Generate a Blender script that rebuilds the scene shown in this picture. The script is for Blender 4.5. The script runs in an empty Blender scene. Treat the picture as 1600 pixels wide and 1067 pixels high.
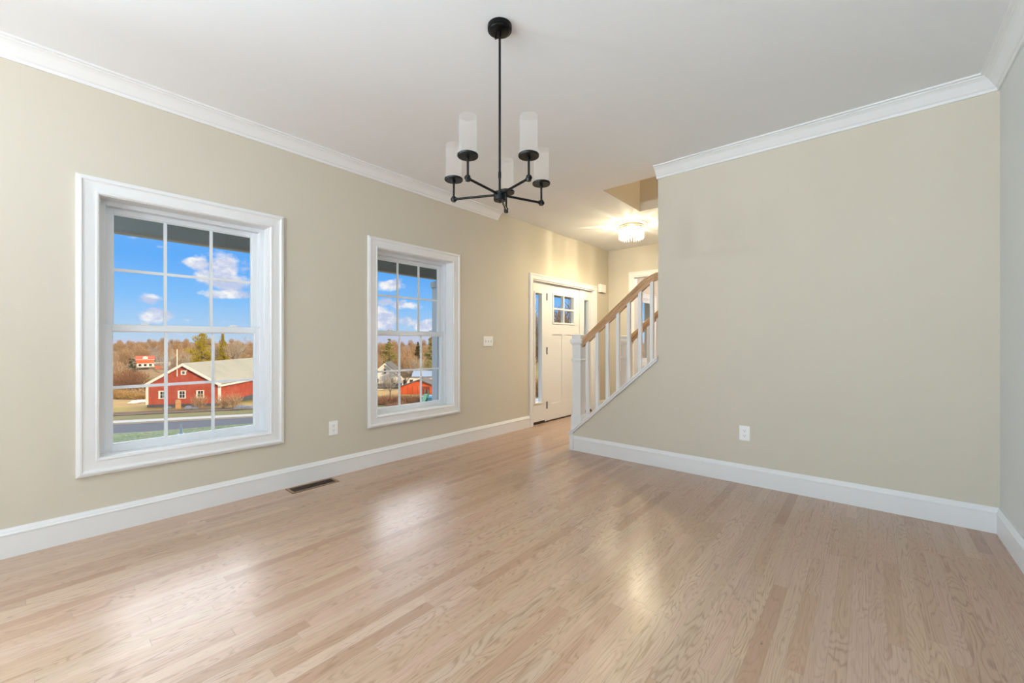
import bpy, bmesh, math, random
from mathutils import Vector, Matrix
random.seed(7)
S = bpy.context.scene
COL = S.collection
R = math.radians

# ------------------------------------------------------------------ camera
cam = bpy.data.cameras.new('camera'); camo = bpy.data.objects.new('camera', cam); COL.objects.link(camo)
cam.sensor_width = 36; cam.lens = 14.6025; cam.shift_y = 1.5 / 1600; cam.clip_end = 6000; cam.clip_start = .02
camo.location = (0, 0, 1.15); camo.rotation_euler = (R(90), 0, R(40.638 - 90))
S.camera = camo

# ------------------------------------------------------------------ node helper
class NT:
    def __init__(s, tree): s.t = tree; s.n = tree.nodes; s.l = tree.links
    def node(s, typ, **kw):
        n = s.n.new(typ)
        for k, v in kw.items(): setattr(n, k, v)
        return n
    def put(s, sock, v):
        if v is None: return
        if isinstance(v, bpy.types.NodeSocket): s.l.new(v, sock)
        else:
            if isinstance(v, tuple) and len(v) == 3 and sock.type == 'RGBA': v = v + (1,)
            sock.default_value = v
    def math(s, op, a, b=None, c=None, clamp=False):
        n = s.node('ShaderNodeMath', operation=op, use_clamp=clamp)
        s.put(n.inputs[0], a); s.put(n.inputs[1], b); s.put(n.inputs[2], c)
        return n.outputs[0]
    def mix(s, f, a, b, mode='MIX'):
        n = s.node('ShaderNodeMix', data_type='RGBA', blend_type=mode)
        s.put(n.inputs[0], f); s.put(n.inputs[6], a); s.put(n.inputs[7], b)
        return n.outputs[2]
    def noise(s, vec, scale, detail=4, rough=.55, dist=0., out='Fac'):
        n = s.node('ShaderNodeTexNoise')
        s.put(n.inputs['Vector'], vec); n.inputs['Scale'].default_value = scale; n.inputs['Detail'].default_value = detail
        n.inputs['Roughness'].default_value = rough; n.inputs['Distortion'].default_value = dist
        return n.outputs[out]
    def ramp(s, f, stops, interp='LINEAR'):
        n = s.node('ShaderNodeValToRGB'); s.put(n.inputs[0], f); e = n.color_ramp.elements; n.color_ramp.interpolation = interp
        while len(e) < len(stops): e.new(.5)
        for el, (p, c) in zip(e, stops): el.position = p; el.color = (c if isinstance(c, tuple) else (c, c, c)) + (1,)
        return n.outputs[0]
    def sep(s, v):
        n = s.node('ShaderNodeSeparateXYZ'); s.put(n.inputs[0], v); return n.outputs
    def comb(s, x=0., y=0., z=0.):
        n = s.node('ShaderNodeCombineXYZ'); s.put(n.inputs[0], x); s.put(n.inputs[1], y); s.put(n.inputs[2], z); return n.outputs[0]
    def step(s, v, lo, hi):
        n = s.node('ShaderNodeMapRange', interpolation_type='SMOOTHSTEP'); s.put(n.inputs[0], v)
        n.inputs[1].default_value = lo; n.inputs[2].default_value = hi; return n.outputs[0]
    def bump(s, h, strength=.2, dist=.01):
        n = s.node('ShaderNodeBump'); s.put(n.inputs['Height'], h); n.inputs['Strength'].default_value = strength; n.inputs['Distance'].default_value = dist
        return n.outputs[0]

# ------------------------------------------------------------------ world: blue sky with cumulus low down, bright cloud deck added overhead
W = bpy.data.worlds.new('sky'); S.world = W; W.use_nodes = True
w = NT(W.node_tree); bg = W.node_tree.nodes['Background']
gen = w.node('ShaderNodeTexCoord').outputs['Generated']
gx, gy, gz = w.sep(gen)
elev = w.math('MAXIMUM', gz, 0.)
sky_c = w.ramp(elev, [(0., (.56, .68, .84)), (.03, (.44, .65, .92)), (.085, (.24, .55, 1.0)), (.16, (.115, .42, .99)), (.32, (.20, .45, .9)), (.6, (.3, .5, .85))])
az = w.math('ARCTAN2', gx, gy)
cp = w.comb(gx, gy, w.math('MULTIPLY', gz, 1.5))
CLOUDS = [(0.2429, 0.1233, 0.0421, 0.0174, 1), (0.2099, 0.1490, 0.0238, 0.0145, 0.8), (0.2574, 0.1468, 0.0233, 0.0251, 1), (0.2449, 0.0926, 0.0510, 0.0113, 0.9), (0.2926, 0.1414, 0.0244, 0.0283, 0.55), (0.1426, 0.0797, 0.0213, 0.0104, 0.75), (0.1479, 0.0489, 0.0234, 0.0128, 1), (0.1195, 0.1820, 0.0222, 0.0056, 0.4), (0.1585, 0.1725, 0.0275, 0.0058, 0.4), (0.2501, 0.0403, 0.0647, 0.0063, 0.45), (0.5796, 0.1291, 0.0287, 0.0132, 0.65), (0.5598, 0.0544, 0.0341, 0.0250, 1), (0.5668, 0.0954, 0.0199, 0.0103, 0.8), (0.6227, 0.0850, 0.0382, 0.0134, 0.8), (0.6198, 0.0523, 0.0263, 0.0164, 0.8), (0.6609, 0.0407, 0.0388, 0.0121, 0.7), (0.6025, 0.1110, 0.0733, 0.0074, 0.3), (0.2051, 0.0159, 0.1267, 0.0073, 0.35), (0.6198, 0.0120, 0.1039, 0.0075, 0.5), (0.4035, 0.1302, 0.0770, 0.0343, 0.9), (0.8000, 0.0995, 0.0924, 0.0306, 0.9), (0.0243, 0.0874, 0.0434, 0.0206, 0.9), (0.3434, 0.0535, 0.0356, 0.0134, 0.8)]     # azimuth, sine of elevation, half sizes, fullness
body = None
for ca_, ce_, sa_, se_, full_ in CLOUDS:
    u_ = w.math('DIVIDE', w.math('SUBTRACT', az, ca_), sa_); v_ = w.math('DIVIDE', w.math('SUBTRACT', gz, ce_), se_)
    d_ = w.math('SQRT', w.math('ADD', w.math('MULTIPLY', u_, u_), w.math('MULTIPLY', v_, v_)))
    f_ = w.math('MULTIPLY_ADD', d_, -.62 * full_, full_)
    body = f_ if body is None else w.math('MAXIMUM', body, f_)
c1 = w.noise(cp, 17., 7, .58, .1)
cl = w.math('MULTIPLY_ADD', w.math('SUBTRACT', c1, .5), 1.9, body)
vis = w.step(cl, .30, .66)
shade = w.noise(cp, 22., 5, .6)
cloud_c = w.mix(w.step(shade, .41, .64), (.56, .62, .86), (1.0, .97, .98))
c_low = w.mix(vis, sky_c, cloud_c)
deck = w.mix(w.noise(cp, 2.3, 4), (5.2, 5.6, 6.3), (7.2, 7.4, 7.8))
deck = w.mix(w.step(w.math('ABSOLUTE', w.math('SUBTRACT', az, .25)), .75, 1.25), deck, (.75, .85, 1.05))     # unseen bright bank put in to the north to feed floor reflections
sky_out = w.mix(w.step(elev, .24, .36), c_low, deck)
w.put(bg.inputs['Color'], sky_out); bg.inputs['Strength'].default_value = 1.0

# ------------------------------------------------------------------ sun (low, from behind the house) and area lamps added as daylight at unseen openings
def light(name, typ, loc, energy, color, rot=(0, 0, 0), **kw):
    d = bpy.data.lights.new(name, typ); d.energy = energy; d.color = color
    for k, v in kw.items(): setattr(d, k, v)
    o = bpy.data.objects.new(name, d); COL.objects.link(o); o.location = loc; o.rotation_euler = rot
    return o
sun = light('sun', 'SUN', (0, -10, 30), 5.2, (1., .80, .56), angle=R(.6))
sun.rotation_euler = Vector((-.12, 1., -.42)).to_track_quat('-Z', 'Y').to_euler()
light('added_rear_daylight', 'AREA', (-4.86, 1.45, 1.2), 190, (.70, .86, 1.), rot=(0, R(-90), 0), shape='RECTANGLE', size=2.35, size_y=3.2)  # area lamp added outside the rear opening to light the room

light('added_left_daylight', 'AREA', (-1.75, 3.80, 1.25), 500, (.66, .84, 1.), rot=(R(-90), 0, 0), shape='RECTANGLE', size=.9, size_y=1.5)     # area lamp added as daylight at an invented window, left of the view

S.view_settings.view_transform = 'Standard'; S.view_settings.look = 'None'; S.view_settings.gamma = 1; S.view_settings.exposure = 0.0
S.view_settings.use_curve_mapping = False
S.cycles.use_denoising = True
S.cycles.max_bounces = 10; S.cycles.diffuse_bounces = 6; S.cycles.transparent_max_bounces = 24
S.cycles.sample_clamp_indirect = 6; S.cycles.caustics_reflective = False; S.cycles.caustics_refractive = False

# ------------------------------------------------------------------ materials
MATS = {}
def mat(name, color=(.8, .8, .8), rough=.5, metal=0., bump=None, var=None, coat=0., spec=.5):
    if name in MATS: return MATS[name]
    m = bpy.data.materials.new(name); m.use_nodes = True
    t = NT(m.node_tree); b = m.node_tree.nodes['Principled BSDF']
    b.inputs['Roughness'].default_value = rough; b.inputs['Metallic'].default_value = metal
    b.inputs['Specular IOR Level'].default_value = spec; b.inputs['Coat Weight'].default_value = coat
    obj = t.node('ShaderNodeTexCoord').outputs['Object']
    if var:      # (scale, second colour)
        t.put(b.inputs['Base Color'], t.mix(t.noise(obj, var[0], 5), color, var[1]))
    else:
        t.put(b.inputs['Base Color'], color)
    if bump: t.put(b.inputs['Normal'], t.bump(t.noise(obj, bump[0], 3), bump[1], bump[2] if len(bump) > 2 else .002))
    MATS[name] = m; m['b'] = 0
    return m
def nodes(m): return NT(m.node_tree), m.node_tree.nodes['Principled BSDF']

WALL = mat('wall_paint', (.565, .520, .436), .75, bump=(260, .06), spec=.3)
CEIL = mat('ceiling_paint', (.81, .825, .85), .85, bump=(200, .05), spec=.2)
TRIM = mat('trim_paint', (.745, .745, .75), .38, bump=(90, .02))
VINYL = mat('window_vinyl', (.75, .77, .80), .35, bump=(60, .01))
BLACK = mat('black_metal', (.002, .002, .0022), .32, bump=(300, .03), spec=.22)
PLATE = mat('white_plastic', (.86, .86, .85), .3, bump=(80, .01))
SLOT = mat('dark_slot', (.02, .02, .02), .6, bump=(80, .01))
BRONZE = mat('bronze_metal', (.055, .035, .022), .45, .6, bump=(80, .03))
VENT = mat('vent_brown', (.20, .125, .075), .45, .2, bump=(120, .04))
BRASS = mat('brass', (.62, .43, .22), .28, .9, bump=(90, .02))
HINGE = mat('hinge_black', (.015, .014, .013), .4, .3, bump=(90, .02))
PORCH = mat('porch_grey', (.27, .285, .285), .7, bump=(20, .05), spec=.2)
PORCHTRIM = mat('porch_edge_trim', (.34, .27, .22), .6, bump=(20, .05))
PORCHPOST = mat('porch_post_paint', (.42, .45, .50), .5, bump=(20, .02))
DECK = mat('porch_deck_boards', (.32, .31, .30), .7, var=(9, (.24, .23, .22)))
BACKROOM = mat('next_room_paint', (.66, .62, .60), .8, bump=(200, .04))

def wood_mat(name, c1, c2, rough=.35, axis='X'):
    m = mat(name, c1, rough, coat=.2); t, b = nodes(m)
    co = t.node('ShaderNodeTexCoord').outputs['Object']; x, y, z = t.sep(co)
    v = t.comb(t.math('MULTIPLY', x, 90.), t.math('MULTIPLY', y, 7.), t.math('MULTIPLY', t.math('ADD', z, t.math('MULTIPLY', y, .84)), 60.))
    n = t.noise(v, 1., 4, .6, .4)
    t.put(b.inputs['Base Color'], t.mix(t.step(n, .35, .65), c1, c2)); t.put(b.inputs['Normal'], t.bump(n, .1, .002))
    return m
RAILWOOD = wood_mat('oak_handrail', (.50, .31, .165), (.34, .19, .09))
TREADWOOD = wood_mat('oak_tread', (.5, .32, .18), (.42, .25, .13))

def floor_mat():
    m = mat('oak_strip_floor', (.6, .42, .3), .3, coat=0.); t, b = nodes(m)
    co = t.node('ShaderNodeTexCoord').outputs['Object']; x, y, z = t.sep(co)
    WD = .0572
    yr = t.math('DIVIDE', y, WD); row = t.math('FLOOR', yr); fy = t.math('FRACT', yr)
    def wn(v, dim='1D', out='Value'):
        n = t.node('ShaderNodeTexWhiteNoise', noise_dimensions=dim)
        t.put(n.inputs['W' if dim == '1D' else 'Vector'], v); return n.outputs[out]
    r1 = wn(row); r2 = wn(t.math('ADD', row, 331.7))
    L = t.math('MULTIPLY_ADD', r2, .75, .45)
    u = t.math('DIVIDE', t.math('MULTIPLY_ADD', r1, 9., x), L)
    u = t.math('ADD', u, t.math('MULTIPLY', t.math('SINE', t.math('MULTIPLY_ADD', r2, 50., t.math('MULTIPLY', u, 2.1))), .28))
    col = t.math('FLOOR', u); fu = t.math('FRACT', u)
    pid = t.comb(row, col, 3.)
    val = wn(pid, '3D'); pc = wn(t.comb(row, col, 17.), '3D')
    base = t.ramp(val, [(0.0, (0.332, 0.204, 0.138)), (0.1, (0.396, 0.255, 0.175)), (0.25, (0.414, 0.287, 0.199)), (0.42, (0.437, 0.287, 0.213)), (0.55, (0.418, 0.305, 0.222)), (0.68, (0.450, 0.314, 0.222)), (0.8, (0.432, 0.295, 0.227)), (0.92, (0.488, 0.355, 0.261)), (1.0, (0.358, 0.236, 0.161))])
    # straight fine grain
    gv = t.comb(t.math('MULTIPLY_ADD', val, 37., t.math('MULTIPLY', x, 3.5)), t.math('MULTIPLY', y, 210.), t.math('MULTIPLY', pc, 60.))
    g = t.noise(gv, 1., 5, .65, .15)
    # cathedral rings: contours of a slow, stretched noise
    cv = t.comb(t.math('MULTIPLY_ADD', pc, 50., t.math('MULTIPLY', x, 1.7)), t.math('MULTIPLY_ADD', val, 31., t.math('MULTIPLY', y, 13.)), t.math('MULTIPLY', val, 20.))
    cn = t.noise(cv, 1., 2, .4, .3)
    ring = t.math('FRACT', t.math('MULTIPLY', cn, 19.))
    ring = t.math('ABSOLUTE', t.math('SUBTRACT', ring, .5))
    ringm = t.math('MULTIPLY', t.step(ring, .24, .5), t.step(g, .28, .56))
    c = t.mix(t.math('MULTIPLY', t.step(g, .42, .72), .5), base, t.mix(.62, base, (.24, .12, .06)))
    c = t.mix(t.math('MULTIPLY', ringm, t.math('MULTIPLY_ADD', pc, .55, .22)), c, (.215, .12, .068))
    # rare mineral streaks and knots
    sv = t.comb(t.math('MULTIPLY', x, 2.6), t.math('MULTIPLY_ADD', row, 3.7, t.math('MULTIPLY', fy, 2.2)), t.math('MULTIPLY', pc, 40.))
    sn = t.noise(sv, 1.3, 3, .5, .5)
    c = t.mix(t.math('MULTIPLY', t.step(sn, .665, .78), .65), c, (.16, .085, .05))
    kn = t.noise(t.comb(t.math('MULTIPLY', x, 9.), t.math('MULTIPLY', y, 20.), 0.), 1., 2, .5)
    c = t.mix(t.math('MULTIPLY', t.step(kn, .755, .80), .75), c, (.10, .05, .03))
    # joints
    gap = t.math('MAXIMUM', t.step(t.math('ABSOLUTE', t.math('SUBTRACT', fy, .5)), .482, .496), t.step(t.math('MULTIPLY', t.math('ABSOLUTE', t.math('SUBTRACT', fu, .5)), 1.), .4985, .4996))
    c = t.mix(t.math('MULTIPLY', gap, .42), c, (.15, .085, .05))
    t.put(b.inputs['Base Color'], c)
    t.put(b.inputs['Roughness'], t.math('MULTIPLY_ADD', g, .10, .245))
    b.inputs['IOR'].default_value = 1.70
    hgt = t.math('SUBTRACT', t.math('MULTIPLY', g, .5), t.math('MULTIPLY', gap, .5))
    t.put(b.inputs['Normal'], t.bump(hgt, .16, .0016))
    return m
FLOOR = floor_mat()

def glass_mat():
    m = bpy.data.materials.new('window_glass'); m.use_nodes = True; t = NT(m.node_tree); t.n.clear()
    out = t.node('ShaderNodeOutputMaterial'); tr = t.node('ShaderNodeBsdfTransparent'); gl = t.node('ShaderNodeBsdfGlossy'); mx = t.node('ShaderNodeMixShader')
    tr.inputs[0].default_value = (.97, .985, .98, 1); gl.inputs['Roughness'].default_value = .02
    fr = t.node('ShaderNodeLayerWeight')
    t.put(mx.inputs[0], t.math('MULTIPLY_ADD', t.math('POWER', fr.outputs['Facing'], 5.), .4, .02)); t.l.new(tr.outputs[0], mx.inputs[1]); t.l.new(gl.outputs[0], mx.inputs[2]); t.l.new(mx.outputs[0], out.inputs[0])
    return m
GLASS = glass_mat()
def opal_mat():
    m = bpy.data.materials.new('frosted_glass'); m.use_nodes = True; t = NT(m.node_tree); t.n.clear()
    out = t.node('ShaderNodeOutputMaterial'); tr = t.node('ShaderNodeBsdfTransparent'); tl = t.node('ShaderNodeBsdfTranslucent'); df = t.node('ShaderNodeBsdfDiffuse')
    a = t.node('ShaderNodeMixShader'); c = t.node('ShaderNodeMixShader')
    tl.inputs[0].default_value = (.97, .97, .97, 1); df.inputs[0].default_value = (.95, .95, .95, 1); tr.inputs[0].default_value = (1, 1, 1, 1)
    a.inputs[0].default_value = .45; t.l.new(tl.outputs[0], a.inputs[1]); t.l.new(df.outputs[0], a.inputs[2])
    c.inputs[0].default_value = .935; t.l.new(a.outputs[0], c.inputs[1]); t.l.new(tr.outputs[0], c.inputs[2]); t.l.new(c.outputs[0], out.inputs[0])
    return m
OPAL = opal_mat()
def crystal_mat():
    m = bpy.data.materials.new('crystal'); m.use_nodes = True; t = NT(m.node_tree); t.n.clear()
    out = t.node('ShaderNodeOutputMaterial'); tr = t.node('ShaderNodeBsdfTransparent'); gl = t.node('ShaderNodeBsdfGlossy'); tl = t.node('ShaderNodeBsdfTranslucent')
    a = t.node('ShaderNodeMixShader'); c = t.node('ShaderNodeMixShader')
    tr.inputs[0].default_value = (.9, .9, .9, 1); gl.inputs['Roughness'].default_value = .08; tl.inputs[0].default_value = (.95, .95, .93, 1)
    a.inputs[0].default_value = .5; t.l.new(tl.outputs[0], a.inputs[1]); t.l.new(gl.outputs[0], a.inputs[2])
    c.inputs[0].default_value = .5; t.l.new(a.outputs[0], c.inputs[1]); t.l.new(tr.outputs[0], c.inputs[2]); t.l.new(c.outputs[0], out.inputs[0])
    return m
CRYSTAL = crystal_mat()
def emit_mat(name, col, st):
    m = bpy.data.materials.new(name); m.use_nodes = True; t = NT(m.node_tree); b = t.n['Principled BSDF']
    b.inputs['Base Color'].default_value = (.9, .9, .9, 1); b.inputs['Emission Color'].default_value = col + (1,); b.inputs['Emission Strength'].default_value = st
    return m
BULB = emit_mat('lit_bulb', (1., .86, .66), 14.)

# ------------------------------------------------------------------ mesh helpers
class MB:
    def __init__(s): s.v = []; s.f = []
    def add(s, vs, fs):
        k = len(s.v); s.v += [tuple(p) for p in vs]; s.f += [tuple(i + k for i in f) for f in fs]; return s
    def box(s, x0, x1, y0, y1, z0, z1):
        return s.add([(x0, y0, z0), (x1, y0, z0), (x1, y1, z0), (x0, y1, z0), (x0, y0, z1), (x1, y0, z1), (x1, y1, z1), (x0, y1, z1)],
                     [(0, 3, 2, 1), (4, 5, 6, 7), (0, 1, 5, 4), (1, 2, 6, 5), (2, 3, 7, 6), (3, 0, 4, 7)])
    def prism(s, poly, axis, a0, a1):           # poly in the plane of the two other axes (cyclic order kept)
        def pt(p, a): return {'x': (a, p[0], p[1]), 'y': (p[0], a, p[1]), 'z': (p[0], p[1], a)}[axis]
        n = len(poly); vs = [pt(p, a0) for p in poly] + [pt(p, a1) for p in poly]
        return s.add(vs, [tuple(range(n))[::-1], tuple(range(n, 2 * n))] + [(i, (i + 1) % n, n + (i + 1) % n, n + i) for i in range(n)])
    def lathe(s, prof, n=24, c=(0, 0, 0), cap=True):       # prof: (radius, z)
        vs = []; fs = []
        for r, z in prof:
            for i in range(n):
                a = 2 * math.pi * i / n; vs.append((c[0] + r * math.cos(a), c[1] + r * math.sin(a), c[2] + z))
        for j in range(len(prof) - 1):
            for i in range(n): fs.append((j * n + i, j * n + (i + 1) % n, (j + 1) * n + (i + 1) % n, (j + 1) * n + i))
        if cap: fs += [tuple(range(n))[::-1], tuple(range((len(prof) - 1) * n, len(prof) * n))]
        return s.add(vs, fs)
    def tube(s, pts, rad, n=8, cap=True):
        pts = [Vector(p) for p in pts]; rr = rad if isinstance(rad, (list, tuple)) else [rad] * len(pts); vs = []; fs = []
        for i, p in enumerate(pts):
            d = (pts[min(i + 1, len(pts) - 1)] - pts[max(i - 1, 0)]).normalized()
            u = d.cross(Vector((0, 0, 1)) if abs(d.z) < .95 else Vector((1, 0, 0))).normalized(); q = d.cross(u)
            for k in range(n):
                a = 2 * math.pi * k / n; vs.append(p + (u * math.cos(a) + q * math.sin(a)) * rr[i])
        for i in range(len(pts) - 1):
            for k in range(n): fs.append((i * n + k, i * n + (k + 1) % n, (i + 1) * n + (k + 1) % n, (i + 1) * n + k))
        if cap: fs += [tuple(range(n))[::-1], tuple(range((len(pts) - 1) * n, len(pts) * n))]
        return s.add(vs, fs)
    def sweep(s, path, prof, N, closed=False):   # prof (u, v): u sideways (dir x N), v along N; mitred corners
        path = [Vector(p) for p in path]; N = Vector(N); n = len(path); m = len(prof); vs = []; fs = []
        segs = [(path[(i + 1) % n] - path[i]).normalized() for i in range(n if closed else n - 1)]
        for i in range(n):
            if closed: a, b = segs[i - 1], segs[i]
            else: a, b = segs[max(i - 1, 0)], segs[min(i, n - 2)]
            na, nb = a.cross(N), b.cross(N); mt = (na + nb) / (1 + na.dot(nb))
            for u, v in prof: vs.append(path[i] + mt * u + N * v)
        for i in range(n if closed else n - 1):
            j = (i + 1) % n
            for k in range(m): fs.append((i * m + k, i * m + (k + 1) % m, j * m + (k + 1) % m, j * m + k))
        if not closed: fs += [tuple(range(m))[::-1], tuple(range((n - 1) * m, n * m))]
        return s.add(vs, fs)
    def build(s, name, material, parent=None, bevel=0., smooth=False, loc=None):
        me = bpy.data.meshes.new(name); me.from_pydata(s.v, [], s.f); me.update()
        bm = bmesh.new(); bm.from_mesh(me); bmesh.ops.recalc_face_normals(bm, faces=bm.faces)
        if bevel > 0:
            es = [e for e in bm.edges if len(e.link_faces) == 2 and e.calc_face_angle(0) > .6]
            bmesh.ops.bevel(bm, geom=es, offset=bevel, segments=2, affect='EDGES', profile=.6, clamp_overlap=True)
        bm.to_mesh(me); bm.free(); me.materials.append(material)
        if smooth:
            for p in me.polygons: p.use_smooth = True
            try: me.set_sharp_from_angle(angle=R(40))
            except Exception: pass
        o = bpy.data.objects.new(name, me); COL.objects.link(o)
        if parent: o.parent = parent
        if loc: o.location = loc
        return o
def tag(o, label=None, cat=None, group=None, kind=None):
    for k, v in (('label', label), ('category', cat), ('group', group), ('kind', kind)):
        if v: o[k] = v
    return o
def empty(name, loc=(0, 0, 0), rz=0., **kw):
    o = bpy.data.objects.new(name, None); COL.objects.link(o); o.location = loc; o.rotation_euler = (0, 0, rz); o.empty_display_size = .1
    return tag(o, **kw)
def copy_tree(o, parent=None):
    c = o.copy(); COL.objects.link(c); c.parent = parent
    for ch in list(o.children): copy_tree(ch, c)
    return c
def struct(o, label=None): o['kind'] = 'structure'; return tag(o, label) if label else o

# ------------------------------------------------------------------ room shell
YL, XF, YR, H = 3.50, 3.805, -.60, 2.765      # window wall, far wall, right wall, ceiling
XB, XE, YE = -4.6, 6.70, -2.6                 # wall behind the camera, hall end wall, hall depth
WT = .21
struct(MB().box(XB - .2, 11.2, -4.0, YL + .1, -.12, 0).build('floor', FLOOR))

def wall_grid(xs, zs, holes, lo, hi, axis):
    m = MB()
    for i in range(len(xs) - 1):
        for j in range(len(zs) - 1):
            cx, cz = (xs[i] + xs[i + 1]) / 2, (zs[j] + zs[j + 1]) / 2
            if any(a < cx < b and c < cz < d for a, b, c, d in holes): continue
            if axis == 'y': m.box(xs[i], xs[i + 1], lo, hi, zs[j], zs[j + 1])
            else: m.box(lo, hi, xs[i], xs[i + 1], zs[j], zs[j + 1])
    return m
W1, W2 = .745, 2.600                         # window centres
OW, Z0, Z1 = .935, .457, 2.037               # opening
D0, D1, DZ = 4.50, 6.20, 2.035               # entry unit rough opening
W0 = -1.75  # unseen window added left of the view to bring in light
holes = [(W0 - OW / 2, W0 + OW / 2, Z0, Z1), (W1 - OW / 2, W1 + OW / 2, Z0, Z1), (W2 - OW / 2, W2 + OW / 2, Z0, Z1), (D0, D1, -1, DZ), (7.40, 8.76, .75, 2.05)]
xs = sorted({XB - .2, 11.2} | {h[0] for h in holes} | {h[1] for h in holes}); zs = sorted({0., H, Z0, Z1, DZ, .75, 2.05})
struct(wall_grid(xs, zs, holes, YL, YL + WT, 'y').build('wall_left', WALL))

# far wall with the sloped half wall beside the stairs
SL = .87
KY = 2.395                                   # where the half wall meets the newel
kz = lambda y: .19 + (KY - y) * SL           # underside of the sloped cap
YC = 1.480                                   # full-height corner
struct(MB().prism([(YR - .15, 0), (KY, 0), (KY, kz(KY)), (YC, kz(YC)), (YC, H), (YR - .15, H)], 'x', XF, XF + .125).build('wall_back', WALL))
struct(MB().box(XB - .2, XF + .0, YR - .15, YR, 0, H).build('wall_right', mat('wall_paint_window_lit', (.62, .62, .60), .75, bump=(260, .06), spec=.3)))  # lighter, cooler colour here paints in the window light on this wall
struct(wall_grid([YR, -.15, 3.05, YL], [0, 2.4, H], [(-.15, 3.05, -1, 2.4)], XB - .2, XB, 'x').build('wall_front', WALL))   # wide opening added behind the camera to let light in
# ceiling with the stair opening
OX0, OX1, OY0, OY1 = 3.975, 4.915, -1.6, 2.14
m = MB()
for (a, b, c, d) in ((XB - .2, OX0, -4, YL + WT), (OX1, 11.2, -4, YL + WT), (OX0, OX1, -4, OY0), (OX0, OX1, OY1, YL + WT)): m.box(a, b, c, d, H, H + .02)
struct(m.build('ceiling', CEIL))
# stairwell shaft going up to the second floor
m = MB(); zt = 5.3
m.box(OX0 - .1, OX0, OY0 - .1, OY1 + .1, H + .02, zt); m.box(OX1, OX1 + .1, OY0 - .1, OY1 + .1, H + .02, zt)
m.box(OX0, OX1, OY1, OY1 + .1, H + .02, zt); m.box(OX0, OX1, OY0 - .1, OY0, H + .02, zt)
struct(m.build('wall_stairwell', WALL)); struct(MB().box(OX0 - .1, OX1 + .1, OY0 - .1, OY1 + .1, zt, zt + .1).build('ceiling_stairwell', CEIL))
m = MB(); e = .001
m.box(OX0 - e, OX0 + e * 2, OY0, OY1, H, H + .02); m.box(OX1 - 2 * e, OX1 + e, OY0, OY1, H, H + .02); m.box(OX0, OX1, OY1 - 2 * e, OY1 + e, H, H + .02)
struct(m.build('trim_9', WALL))
# hall end wall with a cased opening into the next room
EY0, EY1, EZ = 1.75, 3.035, 2.27
struct(wall_grid([YE, EY0, EY1, YL], [0, EZ, H], [(EY0, EY1, -1, EZ)], XE, XE + .12, 'x').build('wall_hall', WALL))
struct(MB().box(XF + .125, XE, YE - .12, YE, 0, H).build('wall_hall_rear', WALL))
struct(MB().box(XF, XF + .125, YE - .12, YR - .15, 0, H).build('wall_stair_side', WALL))
# next room seen through the opening
NR = 10.2
struct(wall_grid([-1.0, 2.9, YL], [0, .6, 2.3, H], [], NR, NR + .12, 'x').build('wall_next_room', BACKROOM))
struct(MB().box(XE + .12, NR, -1.1, -1.0, 0, H).build('wall_next_room_side', BACKROOM))

# crown, baseboards
CR = [(0, -.100), (.010, -.100), (.014, -.090), (.014, -.084), (.022, -.078), (.036, -.058), (.052, -.036), (.066, -.024), (.074, -.020), (.074, -.014), (.088, -.010), (.088, 0), (0, 0)]
def crown(name, path): return struct(MB().sweep([(x, y, H) for x, y in path], CR, (0, 0, 1)).build(name, TRIM))
crown('trim_1', [(XB, YL), (XF, YL)])                                   # dir +x, x N = -y : into the room
crown('trim_2', [(XF, YC + .012), (XF, YR), (XB, YR)])
BB = [(0, 0), (.016, 0), (.016, .118), (.019, .120), (.019, .126), (.015, .132), (.012, .142), (.008, .150), (.006, .155), (0, .155)]
def base(name, path): return struct(MB().sweep([(x, y, 0) for x, y in path], BB, (0, 0, 1)).build(name, TRIM))
base('baseboard_left', [(XB, YL), (4.43, YL)])
base('baseboard_back', [(XF, 2.392), (XF, YR), (XB, YR)])
base('baseboard_hall', [(6.275, YL), (XE, YL), (XE, EY1 + .1)])


# ------------------------------------------------------------------ windows
CAS = [(0, 0), (0, .012), (.004, .016), (.012, .017), (.016, .013), (.060, .015), (.068, .017), (.074, .024), (.082, .024), (.088, .021), (.096, .018), (.098, .012), (.098, 0)]
def casing(x0, x1, z0, z1, y, name, parent, closed=True, prof=CAS):
    if closed: path = [(x0, y, z0), (x0, y, z1), (x1, y, z1), (x1, y, z0)]
    else: path = [(x0, y, z0), (x0, y, z1), (x1, y, z1), (x1, y, z0)]
    # direction up on the left side, N = -y  ->  dir x N = (0,0,1)x(0,-1,0) = (1,0,0): flip u to go outward
    return MB().sweep(path, [(-u, v) for u, v in prof], (0, -1, 0), closed).build(name, TRIM, parent)
def ring(m, x0, x1, z0, z1, wl, wr, wb, wt, y0, y1):
    m.box(x0, x0 + wl, y0, y1, z0, z1); m.box(x1 - wr, x1, y0, y1, z0, z1)
    m.box(x0 + wl, x1 - wr, y0, y1, z0, z0 + wb); m.box(x0 + wl, x1 - wr, y0, y1, z1 - wt, z1)
    return m
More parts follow.
